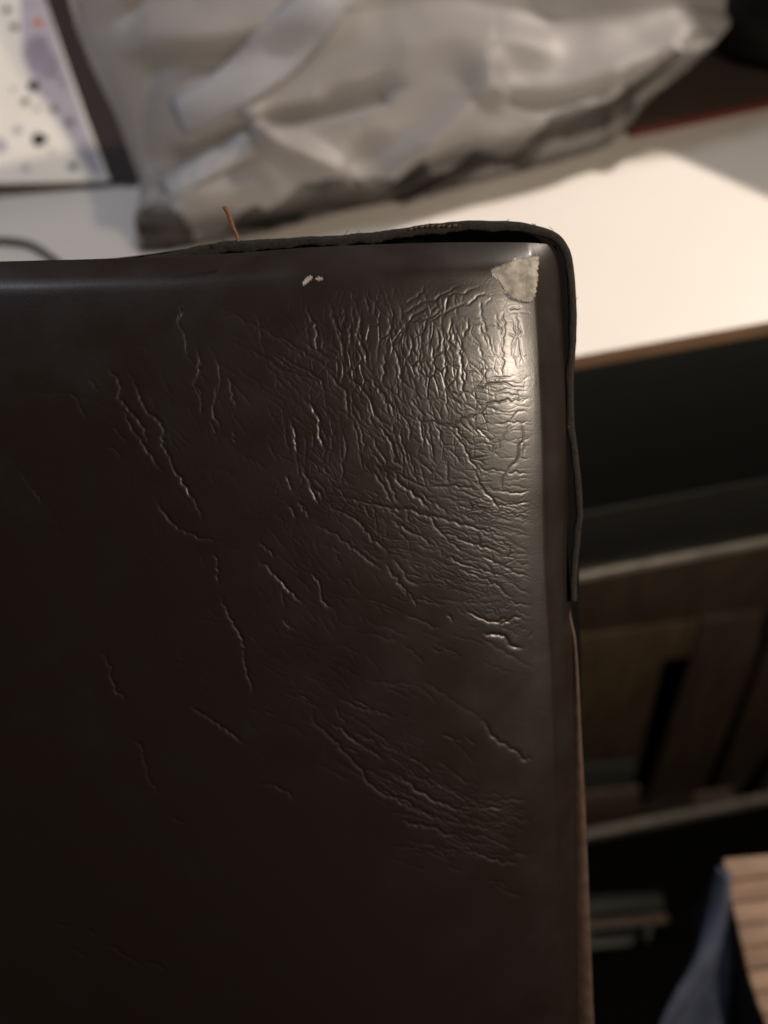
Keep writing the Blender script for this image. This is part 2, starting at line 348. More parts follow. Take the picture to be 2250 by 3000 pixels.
m3 = blob(1470, 1300, 120, 240) + 0.7 * blob(1420, 1600, 160, 120)
G = np.maximum(G, 0.62 * w1 * m1 * brk); G = np.maximum(G, 0.5 * w2 * np.clip(m2, 0, 1) * brk); G = np.maximum(G, 0.30 * w3 * np.clip(m3, 0, 1) * brk)
fade = np.clip((1565 - PXX) / 30, 0, 1) * np.clip((PYY - 830) / 40, 0, 1)
K = np.maximum(K, 0.8 * (w1 ** 2) * m1 * brk); K = np.maximum(K, 0.8 * (w3 ** 2) * np.clip(m3, 0, 1) * brk)
G *= fade; K *= fade
shoulder = gblur(G, 6.0 / ST)
act = np.clip(gblur(G, 60 / ST) * 6, 0, 1)
H = (-(G - 0.35 * shoulder)) * 0.29 * MM                                     # grooves with raised shoulders
H += nz(18 / ST) * 0.014 * MM * act + nz(8 / ST) * 0.005 * MM * (0.25 + act) + nz(90 / ST) * 0.07 * MM * fade + nz(3.5 / ST) * 0.0012 * MM
H += 0.30 * MM * gblur(G, 34 / ST)
def sampleH(px, py, H=None):
    H = globals()['H'] if H is None else H
    x = np.clip((px - RX0) / ST, 0, rw - 1.001); y = np.clip((py - RY0) / ST, 0, rh - 1.001)
    ix = x.astype(int); iy = y.astype(int); fx = x - ix; fy = y - iy
    return (H[iy, ix] * (1 - fx) * (1 - fy) + H[iy, ix + 1] * fx * (1 - fy) + H[iy + 1, ix] * (1 - fx) * fy + H[iy + 1, ix + 1] * fx * fy)

edgeR_px = [(1618,560),(1632,700),(1642,820),(1652,1000),(1660,1200),(1664,1400),(1664,1600),(1672,1760),(1682,1900),(1689,2150),(1697,2400),(1705,2700),(1713,3000),(1728,3300),(1750,3800)]
edgeT_px = [(-900,765),(-300,760),(0,757),(200,754),(470,748),(700,738),(900,724),(1100,716),(1300,710),(1500,708),(1640,706),(1760,706)]
ddR = ddT = None
def cum(slopes):
    d, s = zip(*slopes); dd = np.linspace(0, 160, 3201); sl = np.tan(np.radians(np.interp(dd, d, s)))
    return dd, np.concatenate([[0], np.cumsum(sl[1:] * (dd[1] - dd[0]))])
ddR, hR = cum([(0, 70), (0.7, 58), (2.5, 50), (5, 44), (7, 41), (8.6, 43), (9.5, 46), (10.2, 42), (11.2, 25), (13, 21), (16, 18), (24, 12), (40, 5.5), (80, 1.5), (120, 0), (160, 0)])
ddT, hT = cum([(0, 56), (0.8, 54), (3, 51), (6, 46), (8.2, 34), (10.0, 17), (12, 10), (20, 6.0), (40, 2.5), (90, 0.2), (160, 0)])
BASE0 = 4.0 * MM
ZR, ZT = BASE0 - hR[-1] * MM, BASE0 - hT[-1] * MM                         # level of the rim below the face
print('rim levels', ZR, ZT)
def bulT(d):
    d = np.clip(d - 35, 0, None); return math.tan(R(4.5)) * (d - 40 * (1 - np.exp(-d / 40))) * MM
ER = np.array([uv(p[0], p[1], ZR - float(bulT((p[1] - 706) * 0.107))) for p in edgeR_px]); ET = np.array([uv(*p, ZT) for p in edgeT_px])
oR = np.argsort(ER[:, 1])
def uR(v): return np.interp(v, ER[oR, 1], ER[oR, 0])
def vT(u): return np.interp(u, ET[:, 0], ET[:, 1])
# silhouettes are about 9 mm behind the plane; a point traced on the plane lands a little outwards there
DEPTH_R, DEPTH_T = 9.0 * MM, 7.5 * MM
uL = uv(-900, 1500)[0]; vB = uv(1000, 3700)[1]
def axis(n_out, n_in, split):
    a = np.linspace(0, split, n_out, endpoint=False); b = np.linspace(split, 1, n_in); return np.concatenate([a, b])
tot = uR(0) - uL; s0 = (uv(-30, 1500)[0] - uL) / tot; sm_ = (uv(520, 1500)[0] - uL) / tot
A_ = axis(50, 850, s0) if False else np.concatenate([np.linspace(0, s0, 50, endpoint=False), np.linspace(s0, sm_, 200, endpoint=False), np.linspace(sm_, 1, 700)]); vb0 = (uv(1000, 3050)[1] - vB) / (uv(1000, 720)[1] - vB); vb1 = (uv(1000, 2100)[1] - vB) / (uv(1000, 720)[1] - vB); B_ = np.concatenate([np.linspace(0, vb0, 50, endpoint=False), np.linspace(vb0, vb1, 400, endpoint=False), np.linspace(vb1, 1, 820)])
aa, bb = np.meshgrid(A_, B_)
U = uL + aa * tot; V = vB + bb * (vT(U) - vB)
for _ in range(3):
    U = uL + aa * (uR(V) - uL); V = vB + bb * (vT(U) - vB)
dR = (uR(V) - U) / MM; dT = (vT(U) - V) / MM
dropR = hR[-1] - np.interp(dR, ddR, hR); dropT = hT[-1] - np.interp(dT, ddT, hT)
base = -((dropR ** 2.6 + dropT ** 2.6) ** (1 / 2.6)) * MM
base += BASE0
base -= (math.tan(R(4.5)) * (np.clip(dT - 35, 0, None) - 40 * (1 - np.exp(-np.clip(dT - 35, 0, None) / 40))) + math.tan(R(4)) * (np.clip(dR - 45, 0, None) - 40 * (1 - np.exp(-np.clip(dR - 45, 0, None) / 40)))) * MM
# base pixel of each vertex on the face, used to look up where the creases lie on the leather
def project(Pw):
    d = Pw - np.array(CAM); z = d @ np.array(fwd)
    return 1125 + FPX * (d @ np.array(cam_r)) / z, 1500 - FPX * (d @ np.array(cam_u)) / z
Pb = np.array(LP) + U[..., None] * np.array(LU) + V[..., None] * np.array(LV) + base[..., None] * np.array(nrm)
px, py = project(Pb)
h = sampleH(px, py)
crackv = sampleH(px, py, K)
off = (px < RX0 + 8) | (py > RY1 - 8); h = np.where(off, 0, h)
# peeled places: finish missing, cloth backing shows a little lower
from math import hypot
def inside(poly, x, y):
    r = np.zeros(x.shape, bool); n = len(poly)
    for i in range(n):
        x1, y1 = poly[i]; x2, y2 = poly[(i + 1) % n]
        if y1 == y2: continue
        c = ((y1 > y) != (y2 > y)) & (x < (x2 - x1) * (y - y1) / (y2 - y1) + x1); r ^= c
    return r
patch = [(1437,793),(1450,784),(1470,779),(1482,771),(1492,768),(1503,766),(1513,759),(1524,757),(1534,757),(1545,754),(1556,752),(1572,750),(1578,758),(1577,775),(1574,790),(1576,812),(1572,840),(1570,862),(1560,882),(1545,885),(1525,880),(1500,872),(1487,860),(1478,845),(1466,830),(1458,818),(1446,808)]
scuff1 = [(885,838),(888,824),(898,812),(912,807),(916,814),(908,824),(898,830),(890,838)]
scuff2 = [(924,816),(932,810),(945,813),(945,820),(935,823),(926,821)]
jit = 2.6
jx = px + np.interp(np.sin(px * 0.9 + py * 1.3) + np.sin(py * 0.37 - px * 0.21), (-2, 2), (-jit, jit)); jy = py + np.interp(np.sin(px * 0.61 - py * 0.8), (-1, 1), (-jit, jit))
pm = inside(patch, jx, jy); sm = inside(scuff1, jx, jy) | inside(scuff2, jx, jy)
h = h - np.where(pm, 0.22 * MM, 0) - np.where(sm, 0.05 * MM, 0)
P3 = Pb + h[..., None] * np.array(nrm)
N3 = np.array(nrm); LU3 = np.array(LU); LV3 = np.array(LV)
c1 = P3[:, -1:] - N3 * 5 * MM + LU3 * 0.1 * MM
P3 = np.concatenate([P3, c1], 1)
r1 = P3[-1:] - N3 * 8 * MM; P3 = np.concatenate([P3, r1], 0)
crackv = np.pad(np.where(off, 0, crackv), ((0, 1), (0, 1)))
pm = np.pad(pm, ((0, 1), (0, 1))); sm = np.pad(sm, ((0, 1), (0, 1)))
nb, na = P3.shape[:2]
idx = np.arange(nb * na).reshape(nb, na)
quads = np.stack([idx[:-1, :-1], idx[:-1, 1:], idx[1:, 1:], idx[1:, :-1]], -1).reshape(-1, 4)
peel = (pm | sm)[:-1, :-1].ravel()
chair = empty('leather_chair', tuple(leather_pt(float(uv(800, 3700)[0]), float(vB), 0)),
              label='dark brown creased leather chair back with a peeled corner and open seam, filling the foreground', cat='chair')
origin = np.array(chair.location)
def sub(quads_, name, mat):
    used, inv = np.unique(quads_.ravel(), return_inverse=True)
    o = np_mesh(name, P3.reshape(-1, 3)[used], inv.reshape(-1, 4), mat, chair)
    at_ = o.data.attributes.new('crack', 'FLOAT', 'POINT'); at_.data.foreach_set('value', crackv.ravel()[used].astype(np.float32))
    q0 = quads_[:, 0]; skirt = (q0 // na >= nb - 2) | (q0 % na >= na - 2)
    o.data.polygons.foreach_set('use_smooth', ~skirt); o.data.update()
    return o
fp = sub(quads[~peel], 'front_panel', leather)
pp = sub(quads[peel & pm[:-1, :-1].ravel()], 'peeled_patch', backing); tag(pp, label='pale grey backing showing where the leather has peeled off the corner')
sp = sub(quads[peel & ~pm[:-1, :-1].ravel()], 'scuff_mark', backing); tag(sp, label='two tiny pale scuffs near the top edge')

# inner core seen as the black gap, set behind the front panel's rim
def rim_pt(p, h): u_, v_ = uv(p[0], p[1], h); return leather_pt(float(u_), float(v_), h)
zR = float(base[500, -1]); zT = float(base[-1, 400])
HB = -25.5 * MM                                                             # level of the back panel
coreo = [(-880, 790), (300, 770), (470, 752), (560, 738), (700, 716), (900, 706), (1100, 692), (1300, 668), (1400, 662), (1500, 664), (1590, 682), (1640, 715), (1662, 800), (1672, 950), (1668, 1150), (1674, 1270), (1690, 1400), (1694, 1500), (1684, 1650), (1682, 1770), (1690, 1900), (1690, 2600), (1725, 3500), (-880, 3500)]
core = prism('inner_core', [rim_pt(p, -46 * MM) for p in coreo], nrm * (7 * MM), black, chair)
# back panel: leather sheet wrapped round the rim, its raw edge standing off the front panel
outer = smooth_line([(-900,778),(0,772),(300,764),(420,752),(480,744),(560,726),(640,710),(700,704),(800,699),(900,694),(1000,688),(1100,678),(1180,670),(1240,658),(1300,652),(1400,646),(1500,648),(1560,658),(1610,672),(1645,694),(1668,730),(1680,780),(1687,860),(1690,950),(1684,1050),(1680,1150),(1684,1250),(1694,1340),(1704,1430),(1706,1510),(1699,1590),(1692,1660),(1690,1762)], step=9)
thick = np.interp(np.arange(len(outer)), [0, len(outer) * 0.22, len(outer) * 0.33, len(outer) * 0.40, len(outer) * 0.5, len(outer) * 0.62, len(outer) * 0.7, len(outer) * 0.85, len(outer) - 1], [10, 12, 26, 32, 22, 26, 26, 24, 20])
d_ = np.gradient(outer, axis=0); nn_ = np.stack([-d_[:, 1], d_[:, 0]], 1); nn_ /= np.linalg.norm(nn_, axis=1)[:, None]
kk = np.arange(len(outer)); frng = np.random.default_rng(5)
wob = np.convolve(frng.standard_normal(len(outer) + 6), np.ones(4) / 4, 'same')[3:-3] * np.interp(kk, [0, len(outer) * 0.62, len(outer) * 0.7, len(outer)], [4.2, 4.2, 1.8, 1.6])
outer = outer + nn_ * (wob * 0.5)[:, None]
inner = outer + nn_ * (thick * np.interp(kk, [0, len(outer) * 0.62, len(outer) * 0.72, len(outer)], [1.2, 1.2, 0.95, 0.95]) + wob)[:, None]
rows = []
for i in range(len(outer)):
    o_, n_ = outer[i], inner[i]; mid = (o_ + n_) / 2; z = HB + 9 * MM
    rows.append([rim_pt(n_, HB - 6 * MM), rim_pt(n_, z - 0.6 * MM), rim_pt(n_ + (mid - n_) * .3, z), rim_pt(mid, z + 0.15 * MM), rim_pt(o_ + (mid - o_) * .3, z), rim_pt(o_, z - 0.8 * MM), rim_pt(o_, HB - 6 * MM)])
vv = [p for r_ in rows for p in r_]; m_ = 7
ff = [(i * m_ + k, i * m_ + k + 1, (i + 1) * m_ + k + 1, (i + 1) * m_ + k) for i in range(len(rows) - 1) for k in range(m_ - 1)]
ff += [(i * m_ + m_ - 1, i * m_, (i + 1) * m_, (i + 1) * m_ + m_ - 1) for i in range(len(rows) - 1)]
ff += [tuple(range((len(rows) - 1) * m_, len(rows) * m_))]
fr = np.random.default_rng(9)
for k in range(46):
    i = int(fr.integers(int(len(outer) * 0.3), int(len(outer) * 0.72))) if k < 36 else int(fr.integers(int(len(outer) * 0.72), len(outer) - 2))
    o_ = outer[i] if k % 2 else inner[i]; dx, dy = fr.normal(0, 7, 2); dy -= 3
    tube('frayed_fibre', [rim_pt(o_, HB + 8.6 * MM), rim_pt(o_ + np.array((dx * .5 + fr.normal(0, 2), dy * .5)), HB + 9.2 * MM), rim_pt(o_ + np.array((dx, dy)), HB + 9.3 * MM)], 0.00007, thread_m if k % 5 == 0 else suede, chair, 4)
for x in range(1196, 1330, 16):
    yy = float(np.interp(x, outer[:, 0][:int(len(outer) * .6)], outer[:, 1][:int(len(outer) * .6)]))
    tube('stitch', [rim_pt((x, yy + 9), HB + 9.1 * MM), rim_pt((x + 6, yy + 4 + 2.5 * math.sin(x)), HB + 9.7 * MM), rim_pt((x + 12 + 3 * math.sin(x * 3), yy + 2), HB + 9.1 * MM)], 0.00026, stitch_m, chair, 6)
bp = mesh('back_panel', vv, ff, suede, chair, True); tag(bp, label='raw grey-brown leather edge of the back panel standing away from the split seam')
# lower right: folded leather side below the split
side = []; fs = []
sp_px = smooth_line([(1668,1775),(1674,1810),(1690,1900),(1703,2150),(1716,2400),(1728,2700),(1740,3000),(1757,3300),(1782,3690)], step=12)
for i, p in enumerate(sp_px):
    t = i / len(sp_px); wv = 1.0 * math.sin(i * 0.31) + 0.8 * math.sin(i * 0.87 + 1)
    wide = min(1, max(0.15, (p[1] - 1850) / 900)) * 24 + 6
    z = ZR + 0.5 * MM - float(bulT((p[1] - 706) * 0.107))
    q = [p + np.array((-wide - 30, 0)), p + np.array((-wide, 0)), p + np.array((-wide * .5 + wv * .5, 0)), p + np.array((wv * .6, 0)), p + np.array((1.0, 0)), p + np.array((0, 0))]
    hs = [z - 2.5 * MM, z + 0.5 * MM, z + 1.1 * MM, z + 0.5 * MM, z - 1.2 * MM, z - 14 * MM]
    side += [rim_pt(a, b) for a, b in zip(q, hs)]
for i in range(len(sp_px) - 1):
    for k in range(5): fs.append((i * 6 + k, i * 6 + k + 1, (i + 1) * 6 + k + 1, (i + 1) * 6 + k))
mesh('folded_edge', side, fs, edge_m, chair, True)
# stray thread at the top seam
for s in (0, 1):
    tp = []
    ctr = smooth_line([(696,708),(694,690),(684,668),(676,645),(667,622),(658,606)], n=8)
    for i, p in enumerate(ctr):
        t = i / len(ctr); a = i * 0.9 + s * math.pi; sp_ = 2.6 + 2.5 * t
        tp.append(rim_pt(p + np.array((math.cos(a) * sp_, 0)), -6 * MM - t * 1 * MM + math.sin(a) * 0.25 * MM))
    tube('loose_thread', tp, lambda t: 0.00028 * (1 + 0.5 * t), thread_m, chair, 6)
for k in range(5):
    a = np.array((658 + k * 2.0, 612 + k * 3)); tube('loose_thread', [rim_pt(a, -7 * MM), rim_pt(a + np.array((-4 + k * 1.5, -12)), -7 * MM)], 0.00010, thread_m, chair, 5)

# ------------------------------------------------------------------ table
F0, F1 = onz(1690, 1042), onz(2250, 942)
ex = (F1 - F0).normalized(); ey = UP.cross(ex).normalized()
back = (onz(1880, 372) - F0).dot(ey) + 0.45
white = material('white_laminate', (0.78, 0.745, 0.69), 0.38, 0.4, noise=0.03, nscale=8, bump=0.05, bscale=300)
edgeb = material('brown_edge_band', (0.20, 0.125, 0.075), 0.5, 0.4, noise=0.3, nscale=30, stretch=(1, 1, 12))
table = empty('white_table', tuple(F0 - ex * 0.2 - UP * 0.99), label='white laminate table with a brown front edge, behind the leather chair back', cat='table')
def box(name, o, a, b, c, mat, parent=None, bev=0):
    return prism(name, [o, o + a, o + a + b, o + b], c, mat, parent, bev)
TL = F0 - ex * 1.1
box('tabletop', TL, ex * 2.2, ey * back, -UP * 0.002, white, table)
box('tabletop_board', TL + ey * 0.003 - UP * 0.0021, ex * 2.2, ey * (back - 0.006), -UP * 0.0095, edgeb, table)
box('front_edge_band', TL - ey * 0.0008 - UP * 0.0004, ex * 2.2, ey * 0.0036, -UP * 0.011, edgeb, table, 0.0008)
back0 = back
# wall side behind and floor
fl = material('dark_wood_floor', (0.004, 0.0035, 0.003), 0.9, 0.1, noise=0.4, nscale=6, stretch=(1, 8, 1))
g = [Vector((x, y, -0.99)) for x, y in ((-3, -3), (3, -3), (3, 3.5), (-3, 3.5))]
tag(mesh('floor', g, [(0, 1, 2, 3)], fl), kind='structure')
wallm = material('brown_wall_panel', (0.075, 0.052, 0.042), 0.6, 0.3, noise=0.3, nscale=4)
wl = box('wall', TL - ex * 1.5 + ey * (back + 0.5) - UP * 0.99, ex * 5.0, ey * 0.05, UP * 2.4, wallm); tag(wl, kind='structure')

# dark cabinet under the table
cabm = material('black_lacquer', (0.010, 0.011, 0.011), 0.42, 0.5, noise=0.3, nscale=10, rvar=0.08)
cabm2 = material('charcoal_lacquer', (0.017, 0.0175, 0.0165), 0.45, 0.5, noise=0.2, nscale=10)
metal = material('brushed_metal', (0.62, 0.58, 0.52), 0.42, 0.5, noise=0.3, nscale=60, metal=0.6, stretch=(1, 1, 1))
dull = material('dull_grey_strip', (0.024, 0.023, 0.021), 0.5, 0.4, noise=0.2)
FN = -ey; FPl = F0 + ey * 0.012                                        # vertical front plane
def onf(px, py, back_=0.0): return hit(px, py, FPl + ey * back_, FN)
def zat(py, x=1900, b=0.0): return onf(x, py - (x - 1975) * (-0.150), b).z
cab = empty('storage_cabinet', tuple(FPl + ex * 0.3 - UP * 0.99), label='black storage cabinet with metal trims and brown slats inside, under the white table', cat='cabinet')
def strip(name, ztop, zbot, mat, depth=0.02, off=0.0, x0=-0.9, x1=1.0, bev=0.0006):
    o = F0 + ex * x0; o = Vector((o.x, o.y, ztop)) + ey * (0.012 + off)
    return box(name, o, ex * (x1 - x0), ey * depth, -UP * (ztop - zbot), mat, cab, bev)
def zpx(py): return onf(1975, py).z
za, zb, zc, zd, ze = zpx(1458), zpx(1476), zpx(1634), zpx(1652), zpx(2396)
strip('upper_drawer_front', -0.0122, za - 0.0005, cabm, 0.018, 0.002)
strip('grey_ledge', za, zb, dull, 0.012, 0.0006)
strip('lower_drawer_front', zb - 0.0005, zc + 0.0005, cabm2, 0.018, 0.002)
strip('metal_trim', zc, zd, metal, 0.012, 0.0)
strip('shelf_trim', ze, zpx(2414), dull if False else metal, 0.010, 0.0)
# interior back and slats
brown = material('brown_wood_board', (0.078, 0.053, 0.030), 0.6, 0.35, noise=0.35, nscale=12, stretch=(6, 6, 1))
brown2 = material('red_brown_board', (0.052, 0.035, 0.024), 0.6, 0.35, noise=0.35, nscale=12, stretch=(6, 6, 1))
inner_b = box('inner_back', F0 + ex * -0.5 + ey * 0.10 - UP * 0.99, ex * 1.4, ey * 0.01, UP * 0.95, cabm, cab)
def board(pts, off, mat, name='slat', th=0.012, bev=0.0015):
    return prism(name, [onf(x, y, off) for x, y in pts], ey * th, mat, cab, bev)
board([(1600,1690),(2300,1590),(2300,1800),(1600,1900)], 0.020, brown2, 'upper_rail')
board([(1600,1880),(2052,1820),(2020,1925),(1947,1936),(1920,2040),(1866,2262),(1600,2300)], 0.016, brown)
board([(2060,1820),(2235,1800),(2220,1930),(2045,2360),(1885,2385),(1905,2310),(1965,2120),(2023,1940)], 0.012, brown2)
board([(2262,1860),(2330,1850),(2330,2100),(2160,2330),(2085,2345)], 0.014, brown2)
board([(2300,2170),(2400,2150),(2400,2340),(2210,2345)], 0.014, brown2)
grn = material('grey_green_metal', (0.055, 0.062, 0.055), 0.45, 0.5, noise=0.2)
pale = material('pale_brown_trim', (0.16, 0.12, 0.09), 0.5, 0.4, noise=0.2)
board([(1600,2258),(1870,2240),(1850,2312),(1600,2335)], 0.010, grn, 'grey_panel', 0.01)
board([(1600,2340),(1875,2312),(1870,2338),(1600,2368)], 0.006, pale, 'pale_rail', 0.01)
board([(2035,2338),(2150,2322),(2150,2342),(2035,2360)], 0.006, pale, 'pale_rail', 0.01)
board([(1600,2385),(1880,2350),(1900,2402),(1600,2440)], 0.016, brown, 'lower_board', 0.01)
base_ = empty('metal_footrest', tuple(onz(1800, 2680, -0.99)), label='low grey metal footrest with two bars on the dark floor beside the chair', cat='footrest')
for pts, mt, z_ in (([(1500,2632),(1935,2612),(1950,2656),(1500,2690)], grn, 0.05), ([(1500,2712),(1955,2672),(1958,2700),(1500,2745)], pale, 0.055), ([(1500,2756),(1870,2732),(1850,2768),(1500,2800)], grn, 0.05)):
    prism('bar', [onz(x, y, -0.99 + z_) for x, y in pts], -UP * 0.012, mt, base_, 0.002)
for x in (1720, 1900):
    prism('cross_foot', [onz(a, b, -0.952) for a, b in ((x, 2640), (x + 20, 2638), (x + 8, 2750), (x - 12, 2752))], -UP * 0.036, grn, base_, 0.002)
# wooden slatted box at the lower right, nearer than the cabinet
WP = F0 - ey * 0.06 - UP * 0.30
crate = empty('slatted_crate', tuple(hit(2300, 3000, WP, UP)), label='light wooden slatted crate standing in the lower right corner of the view', cat='crate')
wood = [material('light_wood_slat', c, 0.6, 0.3, noise=0.45, nscale=45, stretch=(0.5, 9, 9)) for c in ((0.27, 0.18, 0.125), (0.25, 0.16, 0.108), (0.29, 0.19, 0.13))]
PZ = hit(2120, 2540, WP, UP).z
def onc(px, py): return onz(px, py, PZ)
y = 2512; k = 0
left = lambda yy: np.interp(yy, [2500, 2560, 2700, 2850, 2950, 3010, 3200], [2118, 2122, 2158, 2192, 2222, 2250, 2330])
while y < 3150:
    hgt = 66; a = left(y + 2); b = left(y + hgt - 1)
    prism('slat', [onc(a, y + 2), onc(2420, y - 24), onc(2420, y + hgt - 27), onc(b, y + hgt - 1)], -UP * 0.006, wood[k % 3], crate, 0.0012)
    y += hgt; k += 1
dk = material('dark_crate_side', (0.012, 0.012, 0.014), 0.7, 0.3)
prism('crate_frame', [onc(left(yy) + 5, yy) - UP * 0.0065 for yy in (2520, 2650, 2800, 2950, 3140)] + [onc(2415, 3100) - UP * 0.0065, onc(2415, 2500) - UP * 0.0065], -UP * 0.12, dk, crate)

# blue cloth hanging next to the crate
blue = material('blue_cloth', (0.085, 0.102, 0.15), 0.8, 0.2, noise=0.4, nscale=25, bump=0.5, bscale=200)
V_ = []; Fc = []
Lc = smooth_line([(2108,2540),(2070,2680),(2030,2800),(1965,2900),(1915,3000),(1880,3150)], n=10)
Rc = smooth_line([(2118,2540),(2135,2680),(2150,2800),(2165,2900),(2180,3000),(2200,3150)], n=10)
CP = CAM + fwd * 0.585
for i in range(len(Lc)):
    for j in range(17):
        t = j / 16; p = Lc[i] * (1 - t) + Rc[i] * t
        q = hit(p[0], p[1], CP, -fwd); q = q - fwd * (0.010 * math.sin(t * 9 + i * 0.05) * (i / len(Lc)) + 0.012 * math.sin(t * 3.1))
        V_.append(q)
for i in range(len(Lc) - 1):
    for j in range(16): Fc.append((i * 17 + j, i * 17 + j + 1, (i + 1) * 17 + j + 1, (i + 1) * 17 + j))
cl = mesh('blue_cloth', V_, Fc, blue, None, True); tag(cl, label='blue cloth hanging in folds between the dark cabinet and the wooden crate', cat='cloth')
s_ = cl.modifiers.new('thick', 'SOLIDIFY'); s_.thickness = 0.002

# ------------------------------------------------------------------ plastic bag on the table
bagm = material('translucent_plastic', (0.37, 0.355, 0.35), 0.5, 0.4, noise=0.15, nscale=12, rvar=0.08)
def translucent(m, fac, col):
    nt = m.node_tree; p = nt.nodes['Principled BSDF']; out = nt.nodes['Material Output']
    t = nt.nodes.new('ShaderNodeBsdfTranslucent'); t.inputs[0].default_value = (*col, 1)
    mx = nt.nodes.new('ShaderNodeMixShader'); mx.inputs[0].default_value = fac
    nt.links.new(p.outputs[0], mx.inputs[1]); nt.links.new(t.outputs[0], mx.inputs[2]); nt.links.new(mx.outputs[0], out.inputs[0])
handm = material('bluish_plastic', (0.35, 0.36, 0.385), 0.55, 0.4, noise=0.1, nscale=10)
translucent(bagm, 0.35, (0.42, 0.39, 0.37)); translucent(handm, 0.2, (0.45, 0.50, 0.58))
b0, b1 = onz(430, 740), onz(1850, 420)
bx = (b1 - b0).normalized(); bh = UP.cross(bx).normalized(); BN = (-bh * math.cos(R(32)) + UP * math.sin(R(32))).normalized()
def onb(px, py): return hit(px, py, b0, BN)
bag = empty('plastic_bag', tuple((b0 + b1) / 2), label='crumpled translucent grey plastic bag lying on the white table', cat='bag')
outl = [(130,-330),(170,-120),(215,60),(262,190),(330,330),(368,430),(408,552),(392,640),(400,745),(500,790),(640,795),(780,775),(920,715),(1040,668),(1160,640),(1290,632),(1400,606),(1530,560),(1650,512),(1760,450),(1840,380),(1900,300),(1960,250),(2060,168),(2104,105),(2100,30),(2118,-40),(2140,-330)]
bst = 7.0; bX = np.arange(80, 2200, bst); bY = np.arange(-330, 830, bst); BXX, BYY = np.meshgrid(bX, bY)
SR = (rh, rw); 
def lin_dist(pts, X, Y):
    d = np.full(X.shape, 1e9); s = np.zeros(X.shape)
    for (x1, y1), (x2, y2) in zip(pts[:-1], pts[1:]):
        L2 = (x2 - x1) ** 2 + (y2 - y1) ** 2; t = np.clip(((X - x1) * (x2 - x1) + (Y - y1) * (y2 - y1)) / L2, 0, 1)
        dd = np.hypot(X - x1 - t * (x2 - x1), Y - y1 - t * (y2 - y1)); sg = np.sign((x2 - x1) * (Y - y1) - (y2 - y1) * (X - x1))
        m = dd < d; d = np.where(m, dd, d); s = np.where(m, sg, s)
    return d, s
outs = smooth_line(outl, n=4)
ins = inside([tuple(p) for p in outs], BXX, BYY)
do, _ = lin_dist([tuple(p) for p in outs], BXX, BYY)
side_fac = np.where(BYY < -320, 1, 1)
bulge = 0.055 * np.sqrt(np.clip(1 - (1 - np.clip(do / 330, 0, 1)) ** 2, 0, 1))
Hb = bulge.copy()
def ridge(pts, amp, wid, asym=0.0):
    """fold: amp>0 ridge, <0 valley; asym steepens the lower side"""
    global Hb
    d, s = lin_dist([tuple(p) for p in smooth_line(pts, n=5)], BXX, BYY)
    ww = 1.2 * wid * np.where(s > 0, 1 - asym, 1 + asym); Hb = Hb + 1.2 * amp * np.exp(-(d / ww) ** 1.6)
# overhang along the lower edge of the body, then the shaded crumpled bottom
lip = smooth_line([(380,640),(520,655),(640,640),(760,640),(880,610),(1000,585),(1090,575),(1160,520),(1300,455),(1420,440),(1540,405),(1660,365),(1780,290),(1900,225),(2000,180),(2104,110)], n=4)
d, s = lin_dist([tuple(p) for p in lip], BXX, BYY); sd = d * s
Hb = Hb + 0.020 * np.exp(-((np.clip(-sd, 0, None)) / 110)) * (sd < 0) + np.where(sd >= 0, 0.020 * np.exp(-(sd / 16) ** 2) - 0.030 * (1 - np.exp(-(sd / 16) ** 2)), 0)
for a in [
 ([(470,205),(620,190),(800,150),(920,120)], 0.010, 40, .3), ([(480,235),(640,240),(800,200)], -0.008, 45, 0),
 ([(540,500),(640,460),(760,410),(900,385),(1080,340)], -0.014, 26, .4), ([(560,460),(660,420),(780,375),(900,350)], 0.007, 26, 0),
 ([(740,415),(800,470),(880,505),(960,540)], 0.016, 30, .2), ([(960,540),(1080,480),(1200,400),(1300,330)], -0.006, 40, 0),
 ([(1200,480),(1280,400),(1340,330),(1360,260)], 0.010, 50, .2), ([(1400,340),(1550,330),(1700,290),(1900,180)], 0.010, 40, .3),
 ([(1430,350),(1560,345),(1680,310)], -0.007, 18, 0), ([(450,260),(430,420),(470,560)], -0.006, 40, 0),
 ([(1560,110),(1700,110),(1900,70),(2060,20)], -0.006, 60, 0), ([(1100,80),(1300,60),(1500,90)], -0.006, 70, 0), ([(1150,200),(1300,170),(1500,200)], 0.006, 60, 0),
 ([(1990,20),(2060,12),(2100,30)], 0.008, 26, 0), ([(1980,60),(2100,90)], -0.005, 20, 0),
 ([(1180,560),(1280,500),(1400,480),(1480,460)], -0.014, 22, 0), ([(1150,640),(1240,580),(1330,530),(1420,490)], 0.018, 20, 0),
 ([(1420,540),(1560,460),(1700,420),(1800,370)], 0.014, 30, .2), ([(1300,610),(1380,570),(1460,530)], -0.014, 24, 0),
 ([(1760,300),(1800,340),(1790,400)], -0.010, 22, 0), ([(1880,230),(1940,230),(1990,190)], 0.012, 18, 0),
 ([(600,690),(720,660),(860,650),(960,640)], -0.010, 20, 0), ([(1000,650),(1100,610),(1180,600)], 0.008, 20, 0),
 ([(400,560),(500,600),(620,600),(740,570)], 0.006, 40, 0), ([(330,120),(420,100),(560,60)], -0.005, 50, 0), ([(410,90),(470,40),(480,-20)], -0.005, 30, 0)]:
    ridge(*a)
bs = Hb.shape
def bn(s):
    a = np.random.default_rng(int(s * 10)).standard_normal(bs); ky = np.fft.fftfreq(bs[0])[:, None]; kx = np.fft.rfftfreq(bs[1])[None, :]
    a = np.fft.irfft2(np.fft.rfft2(a) * np.exp(-2 * math.pi ** 2 * s * s * (kx ** 2 + ky ** 2)), s=bs); return a / a.std()
